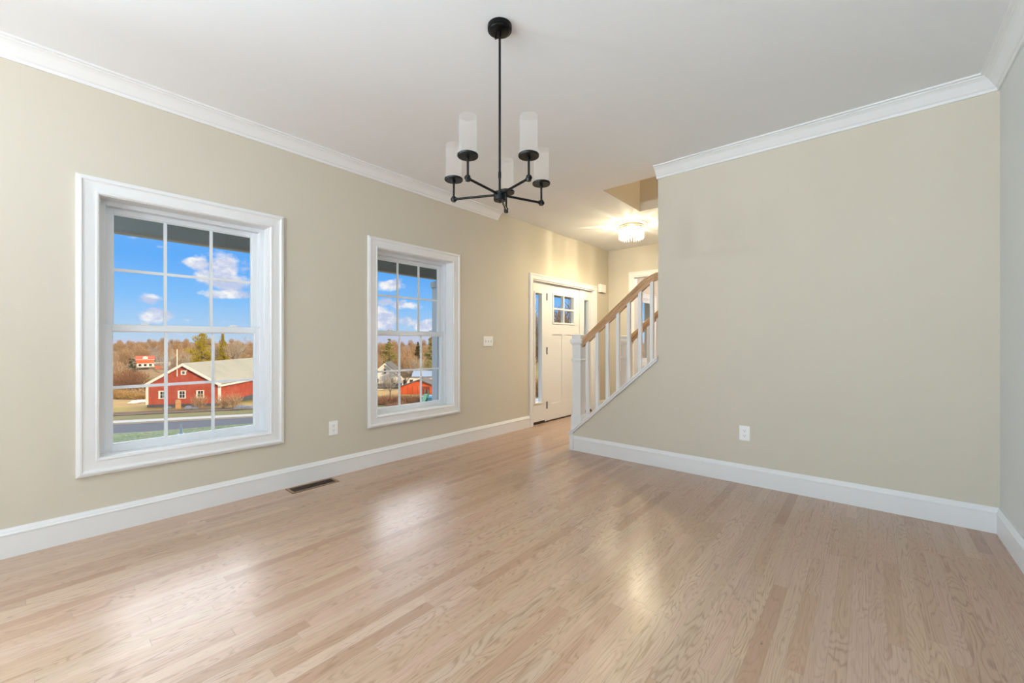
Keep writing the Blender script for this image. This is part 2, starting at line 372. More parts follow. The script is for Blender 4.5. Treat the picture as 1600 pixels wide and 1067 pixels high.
def sash(name, root, x0, x1, z0, z1, wl, wb, wt, y0, y1):
    s_ = ring(MB(), x0, x1, z0, z1, wl, wl, wb, wt, y0, y1).build(name, VINYL, root, bevel=.003)
    gx0, gx1, gz0, gz1 = x0 + wl, x1 - wl, z0 + wb, z1 - wt; ym = (y0 + y1) / 2
    bead = ring(MB(), gx0, gx1, gz0, gz1, .006, .006, .006, .006, ym - .010, ym + .010).build('glazing_bead', VINYL, s_)
    MB().box(gx0, gx1, ym - .002, ym + .002, gz0, gz1).build('glass_pane', GLASS, s_)
    g = MB()
    for k in (1, 2):
        xx = gx0 + (gx1 - gx0) * k / 3; g.box(xx - .009, xx + .009, ym - .007, ym + .007, gz0, gz1)
    zz = (gz0 + gz1) / 2; g.box(gx0, gx1, ym - .0065, ym + .0065, zz - .009, zz + .009)
    g.build('muntin_grid', VINYL, s_)
    return s_
def make_window(name, cx):
    root = empty(name, (cx, YL, 0)); root['kind'] = 'structure'
    h = OW / 2
    casing(-h, h, Z0, Z1, 0, 'casing', root)
    ring(MB(), -h - .018, h + .018, Z0 - .018, Z1 + .018, .022, .022, .022, .022, -.004, .105).build('jamb', TRIM, root)
    ring(MB(), -h, h, Z0, Z1, .034, .034, .006, .030, .105, .200).build('window_frame', VINYL, root, bevel=.002)
    trk = MB()
    for sx in (-1, 1):
        for yy in (.112, .148): trk.box(sx * (h - .034) - .004, sx * (h - .034) + .004, yy, yy + .012, 1.27, Z1 - .03)
    trk.build('sash_track', VINYL, root)
    sash('upper_sash', root, -h + .034, h - .034, 1.225, Z1 - .030, .040, .036, .034, .152, .186)
    lo = sash('lower_sash', root, -h + .024, h - .024, Z0 + .004, 1.262, .042, .044, .040, .112, .148)
    for k in (-.25, .25):
        q = MB().box(k - .028, k + .028, .114, .140, 1.262, 1.270); q.box(k - .012, k + .020, .118, .132, 1.270, 1.280); q.box(k + .012, k + .034, .116, .124, 1.272, 1.279)
        q.build('sash_lock', VINYL, root, bevel=.002)
    return root
make_window('window_1', W1); make_window('window_2', W2); make_window('added_window_4', W0)
# window of the next room, in the front wall
root = empty('window_3', (8.08, YL, 0)); root['kind'] = 'structure'
casing(-.68, .68, .75, 2.05, 0, 'casing', root)
m = ring(MB(), -.685, .685, .745, 2.055, .03, .03, .03, .03, 0, .07); m.box(-.09, .09, .005, .07, .775, 2.025); m.build('window_frame', VINYL, root)
for x0, x1 in ((-.655, -.09), (.09, .655)):
    ring(MB(), x0, x1, .775, 2.025, .035, .035, .05, .05, .015, .05).build('sash', VINYL, root); MB().box(x0, x1, .012, .055, 1.555, 1.59).build('meeting_rail', VINYL, root); MB().box(x0 + .03, x1 - .03, .030, .034, .82, 1.98).build('glass_pane', GLASS, root)

# ------------------------------------------------------------------ entry door with sidelights
root = empty('door_1', (0, YL, 0)); root['kind'] = 'structure'
CAD = [(0, 0), (0, .012), (.004, .016), (.010, .017), (.014, .014), (.052, .015), (.058, .022), (.068, .022), (.074, .018), (.076, .012), (.076, 0)]
casing(D0 + .012, D1 - .012, 0, DZ - .012, 0, 'casing', root, False, CAD)
J = .026
m = MB(); m.box(D0, D0 + J, -.004, WT, 0, DZ); m.box(D1 - J, D1, -.004, WT, 0, DZ); m.box(D0 + J, D1 - J, -.004, WT, DZ - J, DZ)
SA, SB = 4.905, 5.795                        # slab
m.box(SA - .050, SA - .004, .040, .12, 0, DZ - J); m.box(SB + .004, SB + .050, .040, .12, 0, DZ - J)
m.build('door_frame', TRIM, root)
MB().box(D0 + J, D1 - J, .030, .19, .0, .012).box(D0 + J, SA - .05, .042, .12, .012, .034).box(SB + .05, D1 - J, .042, .12, .012, .034).build('threshold', BRONZE, root)
def lite_panel(name, x0, x1, z0, z1, gx0, gx1, gz0, gz1, y0, y1, panels=()):
    hs = [(gx0, gx1, gz0, gz1)]; cuts = hs + list(panels)
    xs_ = sorted({x0, x1} | {c[0] for c in cuts} | {c[1] for c in cuts}); zs_ = sorted({z0, z1} | {c[2] for c in cuts} | {c[3] for c in cuts})
    m = MB()
    for i in range(len(xs_) - 1):
        for j in range(len(zs_) - 1):
            cx, cz = (xs_[i] + xs_[i + 1]) / 2, (zs_[j] + zs_[j + 1]) / 2
            if gx0 < cx < gx1 and gz0 < cz < gz1: continue
            inp = any(c[0] < cx < c[1] and c[2] < cz < c[3] for c in panels)
            m.box(xs_[i], xs_[i + 1], y0 + (.011 if inp else 0), y1, zs_[j], zs_[j + 1])
    o = m.build(name, TRIM, root)
    ring(MB(), gx0 - .022, gx1 + .022, gz0 - .022, gz1 + .022, .026, .026, .026, .026, y0 - .010, y1 + .008).build('glazing_trim', TRIM, o, bevel=.004)
    MB().box(gx0, gx1, (y0 + y1) / 2 - .002, (y0 + y1) / 2 + .002, gz0, gz1).build('glass_pane', GLASS, o)
    return o
DY0, DY1 = .045, .090
slab = lite_panel('door_slab', SA, SB, .016, DZ - J - .004, 5.07, 5.63, 1.445, 1.860, DY0, DY1, panels=((5.04, 5.30, .25, 1.27), (5.40, 5.66, .25, 1.27)))
m = MB(); m.box(5.338, 5.362, DY0 - .004, DY1, 1.445, 1.860); m.box(5.07, 5.63, DY0 - .0035, DY1, 1.640, 1.664); m.build('muntin_grid', TRIM, slab)
for (a, b, g0, g1) in ((D0 + J, SA - .050, 4.615, 4.775), (SB + .050, D1 - J, 5.925, 6.085)):
    lite_panel('sidelight', a, b, .034, DZ - J, g0, g1, .30, 1.85, DY0 - .005, DY1)
for z in (.24, 1.03, 1.81):
    m = MB().box(SA - .016, SA + .010, DY0 - .006, DY0 + .002, z - .05, z + .05); m.tube([(SA - .003, DY0 - .008, z - .052), (SA - .003, DY0 - .008, z + .052)], .007, 8); m.build('door_hinge', HINGE, root)
m = MB().lathe([(.028, 0), (.028, .008), (.010, .012), (.010, .035), (.026, .045), (.029, .060), (.020, .072)], 20)
kb = m.build('door_knob', HINGE, root, smooth=True); kb.location = (5.725, DY0, .97); kb.rotation_euler = (R(90), 0, 0)
kb = MB().lathe([(.027, 0), (.027, .012), (.018, .016)], 20).build('deadbolt', HINGE, root, smooth=True); kb.location = (5.725, DY0, 1.12); kb.rotation_euler = (R(90), 0, 0)

# cased opening in the hall end wall
m = MB().sweep([(XE, EY1, 0), (XE, EY1, EZ), (XE, EY0, EZ), (XE, EY0, 0)], [(-u, v) for u, v in CAD], (-1, 0, 0)); m.build('trim_3', TRIM)['kind'] = 'structure'
m = MB(); m.box(XE - .003, XE + .123, EY1 - .018, EY1 + .005, 0, EZ); m.box(XE - .003, XE + .123, EY0 - .005, EY0 + .018, 0, EZ); m.box(XE - .0035, XE + .1235, EY0 - .006, EY1 + .006, EZ - .018, EZ + .006)
m.build('trim_4', TRIM)['kind'] = 'structure'

# ------------------------------------------------------------------ stairs
# sloped cap on the half wall
def cap_mesh(x0, x1, ya, yb, zf, th, ov=.0):
    return MB().prism([(ya, zf(ya)), (yb, zf(yb)), (yb, zf(yb) + th), (ya, zf(ya) + th)], 'x', x0, x1)
KE = 2.440
m = cap_mesh(XF - .036, XF + .160, KE, YC + .002, lambda y: kz(y) + .020, .020)
q = cap_mesh(XF - .026, XF + .150, KE - .004, YC + .002, lambda y: kz(y) - .004, .024); m.add(q.v, q.f)
m.prism([(KE - .050, 0), (KE - .004, 0), (KE - .004, kz(KE)), (KE - .050, kz(KE - .050))], 'x', XF - .026, XF + .150)
m.build('trim_5', TRIM)['kind'] = 'structure'
YN = 2.372
def newel(parent, x, y, ztop=1.235):
    m = MB()
    def sq(h, z0, z1): m.box(x - h, x + h, y - h, y + h, z0, z1)
    def fr(h0, h1, z0, z1):
        m.add([(x - h0, y - h0, z0), (x + h0, y - h0, z0), (x + h0, y + h0, z0), (x - h0, y + h0, z0), (x - h1, y - h1, z1), (x + h1, y - h1, z1), (x + h1, y + h1, z1), (x - h1, y + h1, z1)],
              [(0, 3, 2, 1), (4, 5, 6, 7), (0, 1, 5, 4), (1, 2, 6, 5), (2, 3, 7, 6), (3, 0, 4, 7)])
    sq(.062, 0, .36); fr(.062, .052, .36, .38); sq(.050, .38, ztop - .01)
    fr(.050, .058, .945, .955); sq(.058, .955, .968); fr(.058, .050, .968, .978)
    fr(.050, .068, ztop - .115, ztop - .085); sq(.068, ztop - .085, ztop - .060); fr(.068, .056, ztop - .060, ztop - .045); sq(.053, ztop - .045, ztop - .004); fr(.053, .043, ztop - .004, ztop)
    return m.build('newel_post', TRIM, parent)
def handrail(parent, x, pts):
    prof = [(-.031, .020), (-.024, .040), (-.010, .050), (.010, .050), (.024, .040), (.031, .020), (.031, .006), (.022, -.004), (.019, -.022), (-.019, -.022), (-.022, -.004), (-.031, .006)]
    m = MB(); P = [Vector(p) for p in pts]; n = len(prof)
    for i, p in enumerate(P):
        d = (P[min(i + 1, len(P) - 1)] - P[max(i - 1, 0)]).normalized(); side = Vector((1, 0, 0)); up = side.cross(d).normalized()
        if up.z < 0: up = -up
        if i in (0,): up = Vector((0, 0, 1)) / max(.5, up.z)
        m.v += [tuple(p + side * u + up * v) for u, v in prof]
    for i in range(len(P) - 1):
        for k in range(n): m.f.append((i * n + k, i * n + (k + 1) % n, (i + 1) * n + (k + 1) % n, (i + 1) * n + k))
    m.f += [tuple(range(n)), tuple(range((len(P) - 1) * n, len(P) * n))]
    return m.build('handrail', RAILWOOD, parent, smooth=True)
def railing(label, x, yn, nb, y_end, zc, group):
    root = empty('stair_railing', (0, 0, 0), label=label, cat='railing', group=group)
    newel(root, x - .0, yn)
    zr = lambda y: 1.085 + (2.375 - y) * .838         # rail centre line
    pts = [(x, yn - .050, zr(yn - .050))]
    ys = yn - .1
    while ys > 1.66: pts.append((x, ys, zr(ys))); ys -= .12
    if y_end > 1.3: pts += [(x, 1.64, zr(1.64)), (x, 1.60, zr(1.60) - .004), (x, 1.56, zr(1.56) - .016), (x, 1.52, zr(1.56) - .006), (x, y_end, zr(1.56) - .006)]
    else:
        while ys > y_end: pts.append((x, ys, zr(ys))); ys -= .12
    hr = handrail(root, x, pts)
    for k in range(nb):
        y = 2.262 - k * .1162
        if y < y_end + .02: break
        zt = min(zr(y), zr(1.56) - .006 if y_end > 1.3 else 9) - .020
        m = MB().prism([(y - .016, zc(y - .016)), (y + .016, zc(y + .016)), (y + .016, zt - .012), (y - .016, zt + .012)], 'x', x - .016, x + .016)
        m.build('baluster', TRIM, root)
        if k < nb - 1:
            ya, yb = y - .020, y - .096
            m = MB().prism([(ya, zr(ya) - .040), (yb, zr(yb) - .040), (yb, zr(yb) - .026), (ya, zr(ya) - .026)], 'x', x - .016, x + .016); m.build('fillet', RAILWOOD, hr)
    return root
cap_top = lambda y: kz(y) + .040
railing('white balustrade with oak handrail on the sloped half wall facing the room', XF + .067, YN, 7, YC + .005, cap_top, 'stair railings')
XR2 = 4.915
struct(MB().prism([(-1.2, 0), (KY - .05, 0), (KY - .05, kz(KY - .05)), (.15, kz(.15)), (-1.2, kz(.15))], 'x', XR2 - .05, XR2 + .05).build('wall_stair_far', WALL))
cap_mesh(XR2 - .065, XR2 + .065, KY - .05, .15, kz, .03).build('trim_6', TRIM)['kind'] = 'structure'
railing('white balustrade with oak handrail on the far side of the stairs', XR2, 2.315, 20, .16, lambda y: kz(y) + .03, 'stair railings')
st = empty('staircase', (4.39, 2.3, 0)); st['kind'] = 'structure'
for i in range(12):
    y1 = -.02 - i * .232; z1 = (i + 1) * .202 - .06
    MB().box(-.43, .43, y1 - .02, y1, max(0, z1 - .202), z1 - .0).build('riser', TRIM, st)
    MB().box(-.43, .43, y1 - .26, y1 + .022, z1, z1 + .028).build('tread', TREADWOOD, st, bevel=.006)

# ------------------------------------------------------------------ chandelier
CX_, CY_ = 1.570, 1.430
ch = empty('chandelier', (CX_, CY_, H), label='black five-arm chandelier with frosted glass cylinders hanging from the ceiling', cat='chandelier')
cn = MB().lathe([(.004, -.030), (.045, -.030), (.052, -.027), (.055, -.022), (.061, -.021), (.062, -.014), (.062, 0), (.002, 0)], 40).build('canopy', BLACK, ch, smooth=True)
for a in (R(80), R(260)):
    MB().lathe([(.0055, -.045), (.0055, -.028)], 12, (.034 * math.cos(a), .034 * math.sin(a), 0)).build('canopy_screw', BLACK, cn, smooth=True)
MB().lathe([(.010, -.050), (.010, -.028)], 14).add([], []).build('rod_collar', BLACK, cn, smooth=True)
ZA = 1.905 - H
MB().tube([(0, 0, -.03), (0, 0, ZA + .015)], .0062, 12).build('down_rod', BLACK, ch, smooth=True)
MB().tube([(0, 0, ZA + .085), (0, 0, ZA + .115)], .0082, 12).build('rod_coupling', BLACK, ch, smooth=True)
hub = MB().lathe([(.004, -.032), (.029, -.032), (.031, -.030), (.031, .010), (.028, .013), (.004, .013)], 32, (0, 0, ZA)).build('hub', BLACK, ch, smooth=True)
MB().lathe([(.006, -.042), (.006, -.030)], 12, (0, 0, ZA)).build('hub_finial', BLACK, hub, smooth=True)
RA = .254
for k in range(5):
    a = R((34, 115, 187, 254, 340)[k]); ca, sa = math.cos(a), math.sin(a)
    arm = MB().tube([(.02 * ca, .02 * sa, ZA), (RA * ca, RA * sa, ZA)], .0062, 12).build('arm', BLACK, ch, smooth=True)
    j = MB().lathe([(.003, -.013), (.011, -.013), (.0125, -.008), (.0125, .008), (.011, .013), (.003, .013)], 16, (RA * ca, RA * sa, ZA)); j.tube([((RA - .016) * ca, (RA - .016) * sa, ZA), ((RA + .014) * ca, (RA + .014) * sa, ZA)], .0095, 12)
    j.build('elbow', BLACK, arm, smooth=True)
    MB().tube([(RA * ca, RA * sa, ZA), (RA * ca, RA * sa, ZA + .085), (RA * ca, RA * sa, ZA + .086), (RA * ca, RA * sa, ZA + .100)], [.0055, .0055, .008, .008], 12).build('candle_stem', BLACK, arm, smooth=True)
    MB().lathe([(.004, .098), (.046, .098), (.0485, .101), (.0485, .108), (.046, .110), (.004, .110)], 36, (RA * ca, RA * sa, ZA)).build('dish', BLACK, arm, smooth=True)
    MB().lathe([(.0425, .110), (.0425, .285), (.0395, .285), (.0395, .110)], 36, (RA * ca, RA * sa, ZA), cap=False).build('glass_shade', OPAL, arm, smooth=True)

# ------------------------------------------------------------------ flush-mount crystal light in the hall
FX, FY = 5.37, 2.46
fl = empty('ceiling_light', (FX, FY, H), label='lit round crystal flush-mount light with a brass rim on the hall ceiling', cat='ceiling light')
MB().lathe([(.004, -.012), (.11, -.012), (.115, 0), (.004, 0)], 40).build('back_plate', BRASS, fl, smooth=True)
m = MB().lathe([(.160, -.040), (.168, -.040), (.168, -.022), (.160, -.022), (.160, -.040)], 48, cap=False)
m.lathe([(.155, -.062), (.163, -.062), (.163, -.048), (.155, -.048), (.155, -.062)], 48, cap=False)
for k in range(4):
    a = R(45 + 90 * k); m.tube([(.10 * math.cos(a), .10 * math.sin(a), -.008), (.16 * math.cos(a), .16 * math.sin(a), -.058)], .003, 6)
m.build('brass_rim', BRASS, fl, smooth=True)
def crystal(r, a, z0, z1, wd):
    c, s = math.cos(a), math.sin(a); m = MB(); rings = []
    for z, k in ((z1, .35), (z1 - .014, 1.), (z0 + .022, 1.), (z0, .15)):
        rings.append(z); 
        m.v += [((r + wd * .5 * k * math.cos(q)) * c - wd * k * math.sin(q) * s, (r + wd * .5 * k * math.cos(q)) * s + wd * k * math.sin(q) * c, z) for q in [R(60 * i) for i in range(6)]]
    for j in range(3):
        for i in range(6): m.f.append((j * 6 + i, j * 6 + (i + 1) % 6, j * 6 + 6 + (i + 1) % 6, j * 6 + 6 + i))
    m.f += [tuple(range(6)), tuple(range(18, 24))]
    return m
for k in range(30): crystal(.160, R(12 * k), -.205, -.052, .011).build('crystal', CRYSTAL, fl)
for k in range(18): crystal(.105, R(20 * k + 5), -.185, -.035, .011).build('crystal', CRYSTAL, fl)
for k in range(3):
    a = R(120 * k + 20)
    MB().lathe([(.008, -.03), (.010, -.05), (.017, -.075), (.018, -.09), (.010, -.112), (.003, -.125)], 14, (.05 * math.cos(a), .05 * math.sin(a), 0)).build('bulb', BULB, fl, smooth=True)
lo = light('ceiling_light_glow', 'POINT', (0, 0, -.135), 32, (1., .90, .70), shadow_soft_size=.014); lo.parent = fl
lo = light('ceiling_light_bulbs', 'POINT', (0, 0, -.19), 48, (1., .84, .50), shadow_soft_size=.10); lo.parent = fl
lo = light('ceiling_light_downward', 'SPOT', (0, 0, -.12), 70, (1., .83, .50), shadow_soft_size=.13, spot_size=R(172), spot_blend=.25); lo.parent = fl  # extra spot added inside the fixture to carry its glow to the walls
# unseen lamp added at the top of the stairs to light the stairwell
ul = empty('added_upstairs_light', (4.445, .2, zt - .0), label='added round dome light at the top of the stairwell, out of view', cat='ceiling light')
ul.location.z = 5.3
MB().lathe([(.004, -.09), (.07, -.082), (.12, -.055), (.14, -.02), (.14, 0), (.004, 0)], 32).build('dome', OPAL, ul, smooth=True)
lo = light('added_upstairs_glow', 'POINT', (0, 0, -.14), 95, (1., .82, .58), shadow_soft_size=.06); lo.parent = ul

nl = empty('added_next_room_light', (8.6, 1.6, H), label='added round dome light on the ceiling of the next room, out of view', cat='ceiling light')  # unseen dome lamp added to brighten the next room
MB().lathe([(.004, -.09), (.07, -.082), (.12, -.055), (.14, -.02), (.14, 0), (.004, 0)], 32).build('dome', OPAL, nl, smooth=True)
lo = light('added_next_room_glow', 'POINT', (0, 0, -.16), 110, (1., .93, .85), shadow_soft_size=.06); lo.parent = nl
# torchiere floor lamps added behind the camera to light the ceiling
for lx, ly, lab in ((-4.0, .3, 'added black torchiere floor lamp behind the viewpoint, nearer the blank side wall'), (-4.0, 2.6, 'added black torchiere floor lamp behind the viewpoint, nearer the window wall')):
    tl_ = empty('added_floor_lamp', (lx, ly, 0), label=lab, cat='floor lamp', group='added torchiere lamps')
    MB().lathe([(.004, 0), (.14, 0), (.14, .015), (.02, .03), (.004, .03)], 32).build('base', BLACK, tl_, smooth=True)
    MB().tube([(0, 0, .02), (0, 0, 1.74)], .012, 12).build('pole', BLACK, tl_, smooth=True)
    MB().lathe([(.02, 1.72), (.11, 1.76), (.21, 1.86), (.205, 1.86), (.105, 1.775), (.02, 1.735)], 32).build('bowl', BLACK, tl_, smooth=True)
    lo = light('added_floor_lamp_glow', 'POINT', (0, 0, 1.84), 850, (.84, .93, 1.), shadow_soft_size=.08); lo.parent = tl_

# ------------------------------------------------------------------ small fittings
def outlet(label, loc, rz):
    r_ = empty('wall_outlet', loc, rz, label=label, cat='outlet')          # local -y faces the room
    MB().box(-.0385, .0385, -.006, 0, -.060, .060).build('cover_plate', PLATE, r_, bevel=.003)
    for s_ in (-1, 1):
        rc = MB().prism([(.0165 * math.cos(R(a)), max(-.0125, min(.0125, .0165 * math.sin(R(a)))) + s_ * .0195) for a in range(0, 360, 15)], 'y', -.0085, -.004).build('receptacle', PLATE, r_)
        m = MB(); z = s_ * .0195; m.box(-.0075, -.0055, -.0088, -.008, z - .001, z + .008); m.box(.0055, .0075, -.0088, -.008, z - .001, z + .007); m.prism([(.0028 * math.cos(R(a)), z - .007 + .0028 * math.sin(R(a))) for a in range(0, 360, 30)], 'y', -.0088, -.008)
        m.build('slots', SLOT, rc)
    MB().prism([(.003 * math.cos(R(a)), .003 * math.sin(R(a))) for a in range(0, 360, 30)], 'y', -.0075, -.005).build('plate_screw', PLATE, r_)
    return r_
outlet('white duplex outlet on the beige wall between the two windows', (1.712, YL, .414), 0)
outlet('white duplex outlet low on the long blank wall right of the stairs', (XF, .766, .411), R(-90))
sw = empty('light_switch', (3.632, YL, 1.165), label='white three-toggle light switch plate beside the front door casing', cat='light switch')
MB().box(-.082, .082, -.006, 0, -.060, .060).build('cover_plate', PLATE, sw, bevel=.003)
for k in (-1, 0, 1):
    fr_ = MB().box(k * .046 - .006, k * .046 + .006, -.0075, -.005, -.013, .013).build('toggle_slot', mat('switch_slot', (.45, .44, .42), .5, bump=(50, .01)), sw)
    MB().prism([(-.0055, -.002), (-.019, .008), (-.019, .012), (-.0055, .006)], 'x', k * .046 - .004, k * .046 + .004).build('toggle', PLATE, fr_)
cb = empty('door_chime', (6.435, YL, 2.078), label='white door chime box high on the wall right of the front door', cat='door chime')
MB().box(-.095, .095, -.045, 0, -.068, .068).build('cover', PLATE, cb, bevel=.006)
MB().box(-.075, .075, -.0462, -.0445, -.050, .050).build('cover_panel', PLATE, cb)
vt = empty('floor_register', (1.4925, 3.385, 0), label='brown metal floor register set in the oak floor under the wall between the windows', cat='floor vent')
m = ring(MB(), -.185, .185, -.070, .070, .022, .022, .020, .020, 0, .006); m.v = [(x, z, y) for x, y, z in m.v]; m.build('frame', VENT, vt, bevel=.002)
MB().box(-.163, .163, -.050, .050, .0005, .0012).build('duct_opening', SLOT, vt)
m = MB()
for k in range(26):
    x = -.157 + k * .01255; m.box(x - .0012, x + .0012, -.050, .050, .001, .0048)
m.box(-.163, .163, -.002, .002, .001, .005); m.build('louvers', BRONZE, vt)

# ------------------------------------------------------------------ porch
struct(MB().box(-6, 12.5, YL + WT + .01, 5.85, -.42, -.15).build('trim_porch_deck', DECK))
struct(MB().box(-6, 12.5, YL + WT + .01, 5.66, 2.54, 2.60).build('ceiling_porch', PORCH))
bm_ = struct(MB().box(-6, 12.5, 5.66, 5.74, 2.262, 2.60).build('trim_porch_beam', PORCH))
struct(MB().box(-6, 12.5, 5.65, 5.75, 2.242, 2.262).build('trim_porch_beam_edge', PORCHTRIM))
def porch_post(x, label):
    r_ = empty('porch_post', (x, 5.65, -.15), label=label, cat='post', group='square porch posts')
    MB().box(-.075, .075, -.075, .075, .16, 2.24).build('shaft', PORCHPOST, r_, bevel=.006)
    MB().box(-.095, .095, -.095, .095, 0, .16).build('base_block', PORCHPOST, r_, bevel=.006)
    MB().box(-.095, .095, -.095, .095, 2.24, 2.345).build('cap_block', PORCHPOST, r_, bevel=.006)
porch_post(4.62, 'square pale porch post seen at the right side of the second window')
porch_post(9.55, 'square pale porch post seen through the right sidelight of the front door')
# the house above: walls and gable roof (they keep the low sun off the near lawn)
m = MB(); m.prism([(-7.9, 5.75), (-2.2, 9.4), (3.6, 5.75), (3.6, 5.6), (-7.9, 5.6)], 'x', -5, 13)
struct(m.build('trim_house_roof', mat('roof_shingle', (.16, .15, .14), .9, var=(4, (.11, .10, .10)))))
m = MB(); m.prism([(3.6, 2.62), (5.95, 2.62), (5.95, 2.72), (3.6, 3.5)], 'x', -6, 12.5); m.box(-5, -4.8, -7.8, 3.6, 0, 5.6); m.box(12.8, 13, -7.8, 3.6, 0, 5.6); m.box(-5, 13, -7.9, -7.7, 2.4, 5.6); m.box(-5, 13, 3.5, 3.6, 3.5, 5.6)
struct(m.build('wall_house_upper', mat('siding_white', (.7, .7, .68), .7, bump=(6, .05))))

# ------------------------------------------------------------------ terrain
A_ = R(40.638); VD = (math.cos(A_), math.sin(A_)); RD = (math.sin(A_), -math.cos(A_)); FL = 649.
def lerp_tab(t, x):
    for (a, b), (c, d) in zip(t, t[1:]):
        if x <= c: 
            k = max(0, (x - a) / (c - a)); k = k * k * (3 - 2 * k) * .35 + k * .65
            return b + (d - b) * k
    return t[-1][1]
ST = [(5.9, -.75), (29.8, -3.62), (32.2, -3.72), (33, -3.85), (37.6, -3.85), (39, -3.85), (62, -6.5), (71, -7.15), (82, -7.55), (131, -11.2), (200, -12), (285, -10.6), (450, -9), (650, -6.5), (900, -5), (1500, -4)]
def sval(x, y): return y + .567 * x
def zt_(x, y):
    s = sval(x, y); z = lerp_tab(ST, s)
    if s < 33: z += .30 * max(0, min(1, (x - 3) / 7)) * max(0, min(1, (s - 12) / 15)) * max(0, min(1, (32.9 - s) / 1.2))
    if s > 38: z += .5 * math.sin(x * .11 + 1) * math.sin(s * .07) * min(1, max(0, (s - 90) / 60)) * (1 + s / 120)
    return z
def at(px, d):                        # a spot on the ground: bearing (in picture pixels) and depth in metres
    a = (px - 800) / FL * d; x, y = d * VD[0] + a * RD[0], d * VD[1] + a * RD[1]
    return Vector((x, y, zt_(x, y)))
def strip(s_list, u_list, f=zt_):
    m = MB(); nu = len(u_list)
    for s in s_list:
        for u in u_list:
            x = u; y = s - .567 * x; m.v.append((x, y, f(x, y)))
    for i in range(len(s_list) - 1):
        for j in range(nu - 1): m.f.append((i * nu + j, i * nu + j + 1, (i + 1) * nu + j + 1, (i + 1) * nu + j))
    return m
def ground_mat(name, cols, scales, rough=.95, bump=.6):
    m = mat(name, cols[0], rough, spec=.1); t, b = nodes(m); co = t.node('ShaderNodeTexCoord').outputs['Object']
    n1 = t.noise(co, scales[0], 6, .65); n2 = t.noise(co, scales[1], 4, .6)
    c = t.mix(t.step(n1, .40, .60), cols[0], cols[1]); c = t.mix(t.math('MULTIPLY', t.step(n2, .48, .62), .8), c, cols[2])
    t.put(b.inputs['Base Color'], c); t.put(b.inputs['Normal'], t.bump(n2, bump, .06)); return m
LAWN = ground_mat('frosty_lawn', [(.115, .135, .06), (.08, .115, .04), (.25, .255, .20)], [.7, 9.])
VERGE = ground_mat('winter_grass', [(.105, .095, .035), (.15, .115, .05), (.085, .085, .025)], [.5, 5.])
DIRT = ground_mat('bare_dirt', [(.085, .050, .030), (.13, .08, .05), (.05, .03, .02)], [.5, 3.])
FIELD = ground_mat('winter_field', [(.33, .19, .065), (.16, .15, .035), (.22, .12, .05)], [.045, .35])
t, b = nodes(FIELD); co = t.node('ShaderNodeTexCoord').outputs['Object']; x_, y_, z_ = t.sep(co)
near = b.inputs['Base Color'].links[0].from_socket
far = t.mix(t.step(t.noise(co, .09, 6, .75), .42, .60), (.10, .052, .024), (.17, .095, .042))
t.put(b.inputs['Base Color'], t.mix(t.step(t.math('MULTIPLY_ADD', x_, .567, y_), 150., 300.), near, far))
def frange(a, b, n): return [a + (b - a) * i / n for i in range(n + 1)]
us = frange(-40, 60, 40)
struct(strip([5.9, 8, 11, 14, 17, 20, 23, 26, 28, 29.8, 31, 32, 32.5, 32.9], us).build('lawn', LAWN))
struct(strip([32.85, 36.3], us, lambda x, y: -3.80).build('road', mat('asphalt', (.042, .045, .058), .85, var=(3, (.055, .056, .068)), spec=.2)))
m = strip([36.3, 36.35, 37.45, 37.5], us, lambda x, y: -3.86 if abs(sval(x, y) - 36.9) > .58 else -3.70)
struct(m.build('sidewalk', mat('sidewalk_concrete', (.26, .245, .225), .85, var=(2, (.22, .21, .195)))))
struct(strip([37.4, 39, 42, 46, 50, 54, 58, 61, 63.5], frange(-40, 90, 50)).build('verge', VERGE))
struct(strip([63.5, 65, 67, 69, 71.5], frange(-40, 34, 60), lambda x, y: zt_(x, y) + .03 * math.sin(x * 1.7) * math.sin(y * 1.3) + .05).build('dirt_bank', DIRT))
m = strip([63.5, 66, 69, 71.5, 76, 82, 90, 100, 115, 131, 150, 175, 200, 240, 285, 340, 400, 450, 520, 590, 650, 760, 900, 1200, 1500], [-900, -600, -420, -300, -220, -160, -120, -90, -70, -50, -35, -20, -10, 0, 10, 20, 30, 40, 50, 60, 70, 80, 95, 110, 130, 160, 200, 260, 330, 420, 560, 750, 1000, 1400])
struct(m.build('field', FIELD))
# distant blue ridge
m = MB(); N_ = 90
rows = []
for dd, hh in ((2300, -20), (2700, 1.), (3100, 0)):
    for i in range(N_ + 1):
        px = -700 + 2600 * i / N_; a = (px - 800) / FL * dd; p = (dd * VD[0] + a * RD[0], dd * VD[1] + a * RD[1])
        h = -20 if hh <= 0 else 30 + 22 * math.exp(-((px - 655) / 75) ** 2) + 11 * math.sin(px * .011 + 1) + 5 * math.sin(px * .037) - 14 * math.exp(-((px - 280) / 170) ** 2)
        m.v.append((p[0], p[1], h))
for r_ in range(2):
    for i in range(N_): k = r_ * (N_ + 1) + i; m.f.append((k, k + 1, k + N_ + 2, k + N_ + 1))
struct(m.build('hills', mat('hazy_ridge', (.19, .205, .26), 1., var=(.004, (.215, .23, .275)), spec=0.)))

